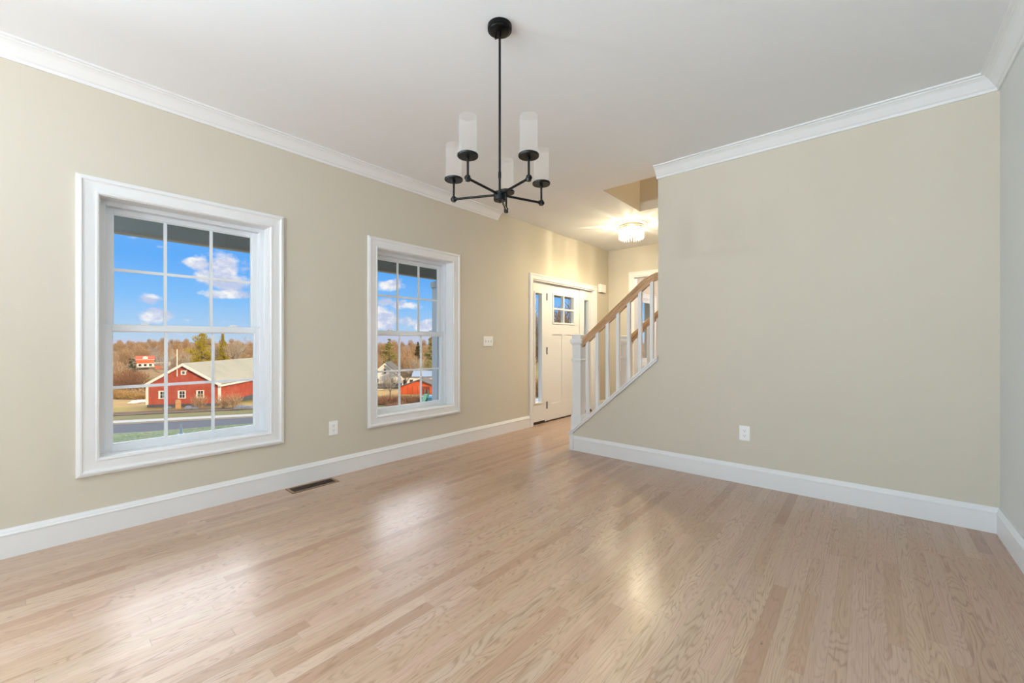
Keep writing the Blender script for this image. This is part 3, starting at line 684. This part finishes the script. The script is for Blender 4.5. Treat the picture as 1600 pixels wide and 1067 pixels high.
# ------------------------------------------------------------------ trees
BARK = mat('grey_brown_bark', (.21, .14, .09), .9, var=(3, (.30, .22, .15)), spec=.1)
PALEBARK = mat('pale_bark', (.48, .40, .30), .9, var=(3, (.30, .23, .16)), spec=.1)
TWIG = mat('brown_twigs', (.37, .225, .12), .95, var=(1.5, (.44, .30, .17)), spec=.05)
TWIGR = mat('russet_twigs', (.20, .085, .045), .95, var=(2., (.30, .15, .07)), spec=.05)
GOLDLEAF = mat('yellow_green_needles', (.46, .33, .015), .8, var=(1.1, (.27, .21, .015)), spec=.1)
PINE = mat('pine_needles', (.27, .24, .075), .8, var=(1.3, (.42, .34, .12)), spec=.1)
DARKPINE = mat('dark_needles', (.05, .058, .025), .85, var=(1.3, (.12, .10, .04)), spec=.1)
def branch(m, tips, p, d, L, r, lev, rnd, n=5, spread=.75, up=.15):
    k = 3 if lev > 0 else 2; pts = [p]; q = p.copy(); dd = d.copy()
    for i in range(k):
        dd = (dd + Vector((rnd.uniform(-.16, .16), rnd.uniform(-.16, .16), rnd.uniform(-.05, .12) + up * .2))).normalized(); q = q + dd * L / k; pts.append(q.copy())
    m.tube(pts, [r * (1 - .5 * i / k) for i in range(k + 1)], n if lev > 1 else 3, cap=False)
    if lev == 0: tips.append((pts[-1], dd)); return
    for i in range(4 if lev > 1 else 5):
        f = rnd.uniform(.4, 1.); b = pts[0].lerp(pts[-1], f) if f < .9 else pts[-1]
        j = min(int(f * k), k - 1); b = pts[j].lerp(pts[j + 1], f * k - j)
        ax = Vector((rnd.gauss(0, 1), rnd.gauss(0, 1), rnd.gauss(.1, .5))).normalized()
        branch(m, tips, b, (dd + ax * spread).normalized(), L * rnd.uniform(.52, .74), r * .52, lev - 1, rnd, n, spread, up)
def bare_tree_mesh(seed, h, levels=4, spread=.75, trunk=.3, r=None):
    rnd = random.Random(seed); m = MB(); tips = []; t = MB(); r = r or h * .022
    th = h * trunk; pts = [Vector((0, 0, -.4)), Vector((rnd.uniform(-.1, .1), rnd.uniform(-.1, .1), th * .5)), Vector((rnd.uniform(-.2, .2), rnd.uniform(-.2, .2), th))]
    t.tube(pts, [r * 1.25, r, r * .85], 7, cap=False)
    for i in range(5): 
        a = 2 * math.pi * i / 5 + rnd.uniform(-.4, .4); branch(m, tips, pts[-1] - Vector((0, 0, rnd.uniform(0, .2) * th)), Vector((math.cos(a) * .7 * spread, math.sin(a) * .7 * spread, rnd.uniform(.6, 1.1))).normalized(), h * .30, r * .6, levels - 1, rnd, 4, spread)
    return t, m
def tufts(m, c, rad, n, rnd, sz, flat=.6):
    for i in range(n):
        v = Vector((rnd.gauss(0, 1), rnd.gauss(0, 1), rnd.gauss(0, 1))).normalized() * (rnd.random() ** .4)
        p = Vector(c) + Vector((v.x * rad[0], v.y * rad[1], v.z * rad[2]))
        a = Vector((rnd.gauss(0, 1), rnd.gauss(0, 1), rnd.gauss(0, flat))).normalized() * sz * rnd.uniform(.6, 1.3)
        b = a.cross(Vector((rnd.gauss(0, 1), rnd.gauss(0, 1), rnd.gauss(0, 1)))).normalized() * sz * rnd.uniform(.35, .7)
        k = len(m.v); m.v += [tuple(p - a), tuple(p + b * .8), tuple(p + a), tuple(p - b * .8)]; m.f.append((k, k + 1, k + 2, k + 3))
def conifer(name, label, loc, h, r, leaf, group=None, dense=1., layered=True, seed=1, sz=.22, low=.08, full=1.35):
    rnd = random.Random(seed); root = empty(name, loc, label=label, cat='tree', group=group)
    MB().tube([(0, 0, -.4), (0, 0, h * .5), (0, 0, h * .97)], [h * .022, h * .013, .02], 7).build('trunk', BARK, root)
    m = MB(); nl = int(h * 1.6)
    for i in range(nl):
        f = low + (1 - low) * i / nl; z = h * f; rr = r * (math.sin(min(1., (1 - f) * full + .06) * math.pi / 2)) * rnd.uniform(.75, 1.12)
        nb = max(3, int(7 * (1 - f) + 3))
        for k in range(nb):
            a = rnd.uniform(0, 2 * math.pi); q = rr * rnd.uniform(.12, 1.)
            tufts(m, (q * math.cos(a) * .72, q * math.sin(a) * .72, z + rnd.uniform(-.2, .2)), (rr * .36, rr * .36, h / nl * (.42 if layered else .8)), int(58 * dense), rnd, sz * .62)
    m.build('foliage', leaf, root)
    return root
def twig_tree(name, label, loc, h, w, twig, bark, seed, n=900, group=None, cat='tree', sz=.5, th=.022, low=.25):
    rnd = random.Random(seed); root = empty(name, loc, label=label, cat=cat, group=group)
    t, m = bare_tree_mesh(seed, h, 3, .8, low)
    t.build('trunk', bark, root)
    for i in range(n):
        v = Vector((rnd.gauss(0, 1), rnd.gauss(0, 1), rnd.gauss(0, 1))).normalized() * (rnd.random() ** .45)
        p = Vector((v.x * w, v.y * w, h * (low + (1 - low) * .5) + v.z * h * (1 - low) * .5))
        d = (Vector((p.x * .8, p.y * .8, p.z - h * low)).normalized() + Vector((rnd.gauss(0, .5), rnd.gauss(0, .5), rnd.gauss(.2, .4)))).normalized() * sz * rnd.uniform(.6, 1.5)
        q = d.cross(Vector((rnd.gauss(0, 1), rnd.gauss(0, 1), rnd.gauss(0, 1)))).normalized() * th * rnd.uniform(.6, 1.6)
        k = len(m.v); m.v += [tuple(p - d - q), tuple(p - d + q), tuple(p + d + q * .3), tuple(p + d - q * .3)]; m.f.append((k, k + 1, k + 2, k + 3))
    m.build('branches', twig, root)
    return root
def place(proto, loc, rz, sc, label=None, first=False):
    o = proto if first else copy_tree(proto)
    o.location = loc; o.rotation_euler = (0, 0, rz); o.scale = (sc, sc, sc * 1.0)
    if label: o['label'] = label
    return o

# behind the barn and around the red outbuilding (first window)
conifer('evergreen_tree', 'broad yellow-green evergreen standing behind the red barn roof', at(315, 84), 14.0, 2.7, GOLDLEAF, seed=3, full=3.2, dense=1.7, layered=False, sz=.24)
conifer('evergreen_tree', 'narrow yellow-green evergreen beside the broad one behind the barn', at(348, 86), 13.8, 1.35, GOLDLEAF, full=2.2, seed=5, dense=1.3, layered=False, sz=.22)
def bare(name, label, loc, h, seed, bark=BARK, levels=5, spread=.75, group=None, trunk=.3, rz=0):
    root = empty(name, loc, rz, label=label, cat='tree', group=group); t, m = bare_tree_mesh(seed, h, levels, spread, trunk)
    t.build('trunk', bark, root); m.build('branches', bark, root); return root
bare('bare_tree', 'large bare grey tree behind the left slope of the barn roof', at(277, 92), 12.6, 11, PALEBARK, 5, .85)
bare('bare_tree', 'tall leafless tree rising behind the grey barn roof, right of the evergreens', at(362, 90), 14.5, 23, PALEBARK, 5, .7)
conifer('evergreen_tree', 'dark ragged evergreen among brown bushes left of the distant red house', at(206, 120), 8.5, 2.6, DARKPINE, seed=8, dense=.8, sz=.26)
twig_tree('russet_bush', 'large russet bush in front of the dark ragged evergreen', at(203, 100), 6.2, 4.2, TWIGR, BARK, 31, 2600, cat='bush', sz=.45, th=.03, low=.06)
twig_tree('brown_bush', 'brown leafless thicket at the left edge of the first window', at(176, 105), 8.5, 3.6, TWIG, BARK, 32, 2400, cat='bush', sz=.5, th=.035, low=.05)
twig_tree('brown_bush', 'low tan thicket on the slope between the russet bush and the barn', at(222, 90), 2.0, 2.6, TWIG, BARK, 33, 1300, cat='bush', sz=.35, th=.03, low=.05)
p1 = twig_tree('meadow_shrub', 'low straw-coloured shrub on the golden slope left of the barn', at(185, 84), 1.5, 2.6, mat('straw_twigs', (.42, .27, .10), .95, var=(2., (.30, .17, .06)), spec=.05), BARK, 34, 1500, group='straw shrubs left of the barn', cat='bush', sz=.3, th=.03, low=.05)
for px, d, s_ in ((205, 82, .8), (222, 80, .7), (178, 94, 1.2), (196, 92, 1.), (216, 98, 1.1), (236, 104, 1.)): place(p1, at(px, d), px * .7, s_)
# woodland of bare trees on the far hillside
protos = [twig_tree('woodland_tree', 'bare brown tree in the woods along the horizon', (0, 0, 0), 10., 3.6, TWIG if k % 2 else mat('warm_twigs', (.42, .245, .11), .95, var=(1., (.35, .24, .14)), spec=.05), BARK, 50 + k, 2200, 'woodland trees along the horizon', sz=.42, th=.04, low=.12) for k in range(4)]
spots = []; rw = random.Random(5)
for d, n, h in ((150, 10, 7.), (190, 12, 8.2), (240, 14, 9.), (310, 14, 9.5), (400, 16, 10.), (520, 16, 9.5), (650, 20, 9.)):
    for k in range(n):
        px = 140 + (430 - 140) * (k + rw.uniform(.15, .85)) / n
        if d < 230 and 205 < px < 262: continue
        if d < 170 and px < 205: continue
        spots.append((px, d * rw.uniform(.92, 1.08), h * rw.uniform(.85, 1.15)))
for d, n, h in ((128, 6, 8.), (165, 8, 9.5), (220, 8, 11), (300, 8, 11.), (480, 10, 11.)):
    for k in range(n):
        px = 572 + (705 - 572) * (k + rw.uniform(.15, .85)) / n; spots.append((px, d * rw.uniform(.93, 1.07), h * rw.uniform(.85, 1.1)))
for i, (px, d, h) in enumerate(spots): place(protos[i % 4], at(px, d), rw.uniform(0, 6), h / 10., first=i < 4)
# second window
conifer('pine_tree', 'big tan-green pine towering left of the white house', at(608, 128), 14.4, 3.1, PINE, seed=13, dense=2.2, sz=.3, full=1.9)
conifer('pine_tree', 'tall pine at the right of the second window beside the porch post', at(674, 96), 12.4, 2.9, PINE, seed=14, dense=1.8, sz=.26)
conifer('pine_tree', 'small dark pine standing between the two tall pines', at(653, 135), 12.2, 1.7, DARKPINE, seed=15, dense=.8, sz=.3, low=.45)
bare('bare_tree', 'pale-limbed bare tree left of the tall right-hand pine', at(657, 118), 10.5, 41, PALEBARK, 4, .8)
bare('bare_tree', 'small bare fruit tree on the grass in front of the white house', at(611, 60), 4.6, 43, PALEBARK, 5, 1.1)
bare('bare_tree', 'small dark bare tree beside the right corner of the white house', at(634, 90), 6.6, 44, BARK, 5, .8)
p1 = twig_tree('hedge_bush', 'brown leafless bush in the meadow below the second window', at(600, 36), .72, 1.5, mat('pinkish_twigs', (.30, .17, .10), .95, var=(1.5, (.22, .115, .07)), spec=.05), BARK, 61, 2200, 'meadow bushes below the second window', 'bush', sz=.14, th=.010, low=.03)
for px, d, s_ in ((615, 35, 1.05), (630, 36, .9), (645, 35, 1.), (660, 36, .85), (624, 31, .7), (592, 40, 1.1), (655, 31, .6)): place(p1, at(px, d), px * .9, s_)
# woods seen through the front door glass
wp = [bare('woods_tree', 'bare tree in the woods seen through the front door glass', (0, 0, 0), 12., 70 + k, PALEBARK if k % 2 else BARK, 4, .55, 'woods beyond the front door', .45) for k in range(3)]
i = 0
for d, n in ((50, 5), (66, 6), (85, 6), (110, 7)):
    for k in range(n):
        px = 815 + 130 * (k + rw.uniform(.1, .9)) / n
        place(wp[i % 3], at(px, d * rw.uniform(.93, 1.07)), rw.uniform(0, 6), rw.uniform(.85, 1.1), first=i < 3); i += 1
p2 = twig_tree('roadside_thicket', 'brown brush at the foot of the woods beyond the front door', at(830, 58), 2.6, 3., TWIG, BARK, 91, 1600, 'brush at the edge of the woods', 'bush', sz=.35, th=.025, low=.03)
for px, d in ((845, 56), (860, 60), (878, 58), (895, 61), (912, 59), (930, 60)): place(p2, at(px, d), px * .3, 1.1)

# ------------------------------------------------------------------ buildings
def siding(name, c1, c2, pitch=.16):
    m = mat(name, c1, .8, spec=.15); t, b = nodes(m); co = t.node('ShaderNodeTexCoord').outputs['Object']; x, y, z = t.sep(co)
    f = t.math('FRACT', t.math('DIVIDE', z, pitch)); ln = t.step(f, .0, .14)
    n = t.noise(co, .9, 5, .65); c = t.mix(t.step(n, .4, .68), c1, c2)
    t.put(b.inputs['Base Color'], c); t.put(b.inputs['Normal'], t.bump(ln, .5, .02)); return m
RED = siding('red_clapboard', (.41, .075, .042), (.48, .11, .065))
ORANGE = siding('orange_red_boards', (.70, .12, .04), (.78, .16, .06))
WSIDE = siding('white_clapboard', (.78, .75, .68), (.70, .67, .60))
BTRIM = mat('barn_white_trim', (.80, .74, .64), .7, bump=(3, .05))
ROOF = mat('weathered_shingles', (.34, .30, .215), .95, var=(.35, (.20, .18, .14)), bump=(5, .4, .03), spec=.1)
DKROOF = mat('dark_shingles', (.135, .11, .09), .95, var=(.8, (.10, .085, .075)), spec=.1)
PANE = mat('dark_window_pane', (.03, .035, .04), .12, bump=(2, .02))
STONE = mat('dark_foundation', (.045, .045, .05), .9, var=(1.5, (.12, .12, .13)))
BW, EAVE, RID, BL = 8.6, 2.95, 2.58, 26.
# local frame: +x along the gable (to the right), +y along the ridge (away)
barn = empty('barn', at(287, 55), R(49.4 - 90), label='red clapboard barn with white trim and a weathered grey shingle roof beyond the road', cat='barn')
barn.location.z = -7.35
hb = BW / 2
MB().prism([(-hb, .35), (hb, .35), (hb, EAVE), (0, EAVE + RID), (-hb, EAVE)], 'y', 0, BL).build('wall', RED, barn)
m = MB()
for sx in (-1, 1): m.prism([(0, EAVE + RID + .05), (sx * (hb + .35), EAVE - .16), (sx * (hb + .35), EAVE + .02), (0, EAVE + RID + .24)], 'y', -.30, BL + .3)
m.build('roof', ROOF, barn)
m = MB()
for sx in (-1, 1): m.prism([(0, EAVE + RID - .14), (sx * (hb + .36), EAVE - .36), (sx * (hb + .36), EAVE - .0), (0, EAVE + RID + .22)], 'y', -.36, -.24)
m.build('bargeboard', BTRIM, barn)
MB().box(hb - .02, hb + .36, -.3, BL + .3, EAVE - .34, EAVE - .10).build('eave_fascia', BTRIM, barn)
m = MB()
for sx in (-1, 1): m.box(sx * hb - .14, sx * hb + .14, -.06, .14, .35, EAVE - .1)
m.build('corner_board', BTRIM, barn)
MB().box(-hb - .02, hb + .02, -.02, BL, -.6, .36).build('foundation', STONE, barn)
def barn_window(x, z, wd, hg, parent=barn, cols=2, rows=2):
    f = ring(MB(), x - wd / 2, x + wd / 2, z - hg / 2, z + hg / 2, .19, .10, .10, .10, -.09, .02).build('window', BTRIM, parent)
    MB().box(x - wd / 2 + .19, x + wd / 2 - .10, -.03, .01, z - hg / 2 + .1, z + hg / 2 - .1).build('pane', PANE, f)
    m = MB(); x0, x1 = x - wd / 2 + .19, x + wd / 2 - .10
    for k in range(1, cols): q = x0 + (x1 - x0) * k / cols; m.box(q - .02, q + .02, -.06, .0, z - hg / 2 + .1, z + hg / 2 - .1)
    for k in range(1, rows): q = z - hg / 2 + .1 + (hg - .2) * k / rows; m.box(x0, x1, -.055, .0, q - .02, q + .02)
    m.build('muntins', BTRIM, f)
for x in (-2.48, -.20, 2.0): barn_window(x, 1.62, .92, 1.05)
f = ring(MB(), -.30, .30, 4.22, 4.78, .14, .14, .10, .10, -.08, .02).build('gable_vent', BTRIM, barn); MB().box(-.16, .16, -.03, .01, 4.32, 4.68).build('vent_slats', STONE, f)
MB().tube([(-.72, -.12, 4.0), (-.72, -.12, 7.6)], .055, 8).build('mast', BTRIM, barn)
MB().tube([(.3, -.1, 4.6), (.45, -.12, 4.8), (.5, -.12, 5.1)], .035, 6).build('cable', BTRIM, barn)
bp = empty('wooden_post', at(278, 53), label='stout orange-brown wooden post in front of the barn wall', cat='post')
MB().prism([(-.28, -.3), (.28, -.3), (.27, .95), (.16, 1.1), (-.2, 1.08), (-.27, .9)], 'y', -.2, .2).build('shaft', mat('weathered_post', (.50, .27, .11), .9, var=(2, (.38, .2, .08))), bp); MB().box(-.3, .3, -.22, .22, .55, .62).build('band', BARK, bp)
for px, d, lb in ((312, 52.5, 'thin bare shrub in front of the barn below its right window'), (350, 51.5, 'bare shrub in front of the barn corner board'), (366, 51, 'spreading bare shrub along the red side wall of the barn')):
    twig_tree('bare_shrub', lb, at(px, d), 1.9, .95, TWIG, BARK, int(px), 260, cat='bush', sz=.3, th=.02, low=.05)
sr = random.Random(9)
for k, (px, d, s_) in enumerate(((262, 52.4, .8), (296, 52.2, 1.), (306, 52.0, .7), (376, 50.5, 1.2), (384, 50.2, .8), (393, 50., 1.1))):
    m = MB().lathe([(.02, -.2), (.5 * s_, -.15), (.62 * s_, .1), (.42 * s_, .34 * s_), (.05, .42 * s_)], 9); m.v = [(x * sr.uniform(.85, 1.25), y * sr.uniform(.8, 1.1), z * sr.uniform(.8, 1.1)) for x, y, z in m.v]
    o = m.build('boulder', mat('grey_stone', (.20, .20, .215), .9, var=(2, (.09, .09, .1)))); o.location = at(px, d); tag(o, 'dark grey stone lying along the foot of the barn', 'stone', 'stones along the barn foundation')
for k, px in enumerate((210, 216, 222)):
    m = MB().lathe([(.02, -.2), (.6, -.1), (.7, .15), (.4, .42), (.05, .5)], 9); m.v = [(x * sr.uniform(.8, 1.3), y * .8, z * sr.uniform(.8, 1.1)) for x, y, z in m.v]
    o = m.build('pale_rock', mat('pale_stone', (.62, .57, .52), .9, var=(2, (.5, .45, .4)))); o.location = at(px, 62 + k); tag(o, 'pale rock in the pile left of the barn', 'rock', 'pale rocks left of the barn')
# white marker cone by the road
mk = empty('marker_cone', at(283, 21), label='small white marker cone standing on the lawn this side of the road', cat='marker')
MB().lathe([(.10, .02), (.08, .06), (.03, .46), (.015, .48)], 16).build('cone', PORCHPOST, mk, smooth=True); MB().box(-.12, .12, -.12, .12, -.04, .03).build('foot', PORCHPOST, mk)
# distant red house
rh = empty('red_house', at(227, 200), R(-8), label='distant red house with white ground floor on the hillside', cat='house'); rh.location.z = -10.7
MB().box(-3.2, 3.2, 0, 6, 0, 1.9).build('lower_storey', WSIDE, rh)
MB().box(-3.2, 3.2, -.3, 6, 1.9, 3.6).build('upper_storey', ORANGE, rh)
MB().prism([(-.6, 3.6), (6.4, 3.6), (4.2, 5.3), (1.6, 5.3)], 'x', -3.5, 3.5).build('roof', mat('red_roof', (.46, .10, .05), .9, var=(1, (.4, .08, .04))), rh)
MB().box(-3.5, 3.5, -.62, -.5, 3.5, 3.65).build('eave_board', BTRIM, rh)
MB().prism([(-.9, 3.9), (.9, 3.9), (.9, 4.7), (0, 5.2), (-.9, 4.7)], 'y', -.3, 1.6).build('dormer', BTRIM, rh)
for x in (-1.9, 0., 1.9): MB().box(x - .5, x + .5, -.06, .02, .4, 1.5).build('window', PANE, rh)
MB().box(3.3, 9.5, 1, 6, 0, 2.2).build('side_wing', WSIDE, rh); MB().prism([(.6, 2.2), (6.4, 2.2), (3.5, 4.)], 'x', 3.2, 9.8).build('wing_roof', DKROOF, rh)
sh = empty('red_shed', at(252, 190), R(-8), label='tiny low red shed right of the distant red house', cat='shed'); sh.location.z = -10.9
MB().box(-2.2, 2.2, 0, 3, 0, 1.6).build('wall', ORANGE, sh); MB().prism([(-.2, 1.6), (3.2, 1.6), (1.5, 2.5)], 'x', -2.4, 2.4).build('roof', DKROOF, sh)
# white house (second window)
wh = empty('white_house', at(601.5, 104), R(49 - 90), label='white two-storey clapboard house with a grey shingle roof', cat='house'); wh.location.z = -12.1
MB().prism([(-3.9, 0), (3.9, 0), (3.9, 4.6), (0, 7.9), (-3.9, 4.6)], 'y', 0, 10).build('wall', WSIDE, wh)
m = MB()
for sx in (-1, 1): m.prism([(0, 7.95), (sx * 4.3, 4.35), (sx * 4.3, 4.6), (0, 8.2)], 'y', -.35, 10.3)
m.build('roof', DKROOF, wh)
m = MB()
for sx in (-1, 1): m.prism([(0, 7.7), (sx * 4.3, 4.1), (sx * 4.3, 4.5), (0, 8.1)], 'y', -.42, -.30)
m.build('bargeboard', BTRIM, wh)
def hwin(x, z, w_=.55, h_=1.05):
    f = ring(MB(), x - w_ / 2 - .1, x + w_ / 2 + .1, z - h_ / 2 - .1, z + h_ / 2 + .1, .1, .1, .1, .1, -.06, .02).build('window', BTRIM, wh); MB().box(x - w_ / 2, x + w_ / 2, -.03, .01, z - h_ / 2, z + h_ / 2).build('pane', PANE, f)
for x, z in ((0, 6.0), (-1.8, 3.7), (1.8, 3.7)): hwin(x, z)
MB().box(3.9, 7.4, .6, 8, 0, 4.4).build('side_wing', WSIDE, wh); MB().prism([(3.9, 4.4), (7.7, 4.4), (7.7, 4.6), (3.9, 6.2)], 'y', .3, 8.4).build('wing_roof', DKROOF, wh)
for x in (4.8, 6.4): f = ring(MB(), x - .5, x + .5, 2.3, 3.9, .1, .1, .1, .1, .53, .62).build('wing_window', BTRIM, wh); MB().box(x - .4, x + .4, .57, .61, 2.4, 3.8).build('pane', PANE, f)
MB().box(-4.6, 3.8, -2.6, 0, 0, 2.1).build('front_porch', WSIDE, wh); MB().prism([(-2.9, 2.1), (0, 2.1), (0, 3.0), (-2.9, 2.3)], 'x', -4.9, 4.1).build('porch_roof', DKROOF, wh)
for x in (-2.8, -.4, 2.2): f = MB().box(x - .5, x + .5, -2.66, -2.58, .6, 1.6).build('porch_window', PANE, wh)
# red shed (second window)
rs = empty('red_shed', at(650, 70), R(49 - 90 - 8), label='orange-red shed with a low dark roof in front of the white house', cat='shed'); rs.location.z = -7.6
MB().prism([(-2.75, 0), (2.75, 0), (2.75, 1.5), (.55, 2.35), (-2.75, 1.25)], 'y', 0, 5).build('wall', ORANGE, rs)
m = MB(); m.prism([(.55, 2.38), (3.0, 1.42), (3.0, 1.56), (.55, 2.52)], 'y', -.25, 5.2); m.prism([(.55, 2.38), (-3.0, 1.12), (-3.0, 1.26), (.55, 2.52)], 'y', -.25, 5.2); m.build('roof', DKROOF, rs)
MB().box(1.0, 2.3, -.03, .02, .05, 1.35).build('door', mat('dark_red_door', (.26, .04, .02), .8, bump=(5, .1)), rs)
m = MB()
for k in range(4): m.box(-2.3 + k * .85, -2.24 + k * .85, -.02, .01, .0, 1.3)
m.build('batten', mat('dark_red_batten', (.36, .06, .03), .8, bump=(5, .1)), rs)
gs = empty('grey_outbuilding', at(684, 86), R(49 - 90), label='long pale grey outbuilding with a bluish metal roof behind the red shed', cat='shed'); gs.location.z = -8.4
MB().box(-5, 4, 0, 8, 0, 2.5).build('wall', WSIDE, gs); MB().prism([(-.3, 2.4), (8.3, 2.4), (8.3, 2.5), (4, 3.5), (-.3, 2.55)], 'x', -5.3, 4.3).build('roof', mat('blue_grey_metal', (.13, .16, .21), .7, .0, bump=(1, .05)), gs)
MB().box(-3.5, -2.2, -.05, .02, .6, 1.7).build('window', PANE, gs)
# play things on the grass
gl_ = empty('garden_slide', at(664, 34), R(20), label='green garden slide on the meadow near the red shed', cat='slide')
gl_.scale = (.62, .62, .62)
G_ = mat('green_plastic', (.05, .20, .11), .5, bump=(5, .02)); Bq = mat('blue_plastic', (.06, .22, .42), .5, bump=(5, .02))
MB().prism([(-.9, 0), (.25, 1.3), (.45, 1.3), (-.65, 0)], 'y', -.25, .25).build('chute', G_, gl_)
m = MB()
for a in (-.25, .25): m.tube([(.75, a, -.1), (.35, a, 1.9)], .05, 6); m.tube([(.3, a, -.1), (.35, a, 1.9)], .05, 6)
m.build('ladder', G_, gl_)
bt = empty('blue_tub', at(674, 35), label='round blue tub on the meadow beside the green slide', cat='tub')
MB().lathe([(.02, 0), (.62, 0), (.75, .52), (.80, .55), (.78, .60), (.66, .55), (.55, .12), (.02, .12)], 20).build('tub', Bq, bt, smooth=True); MB().box(-.85, -.70, -.1, .1, .40, .50).build('handle', Bq, bt)
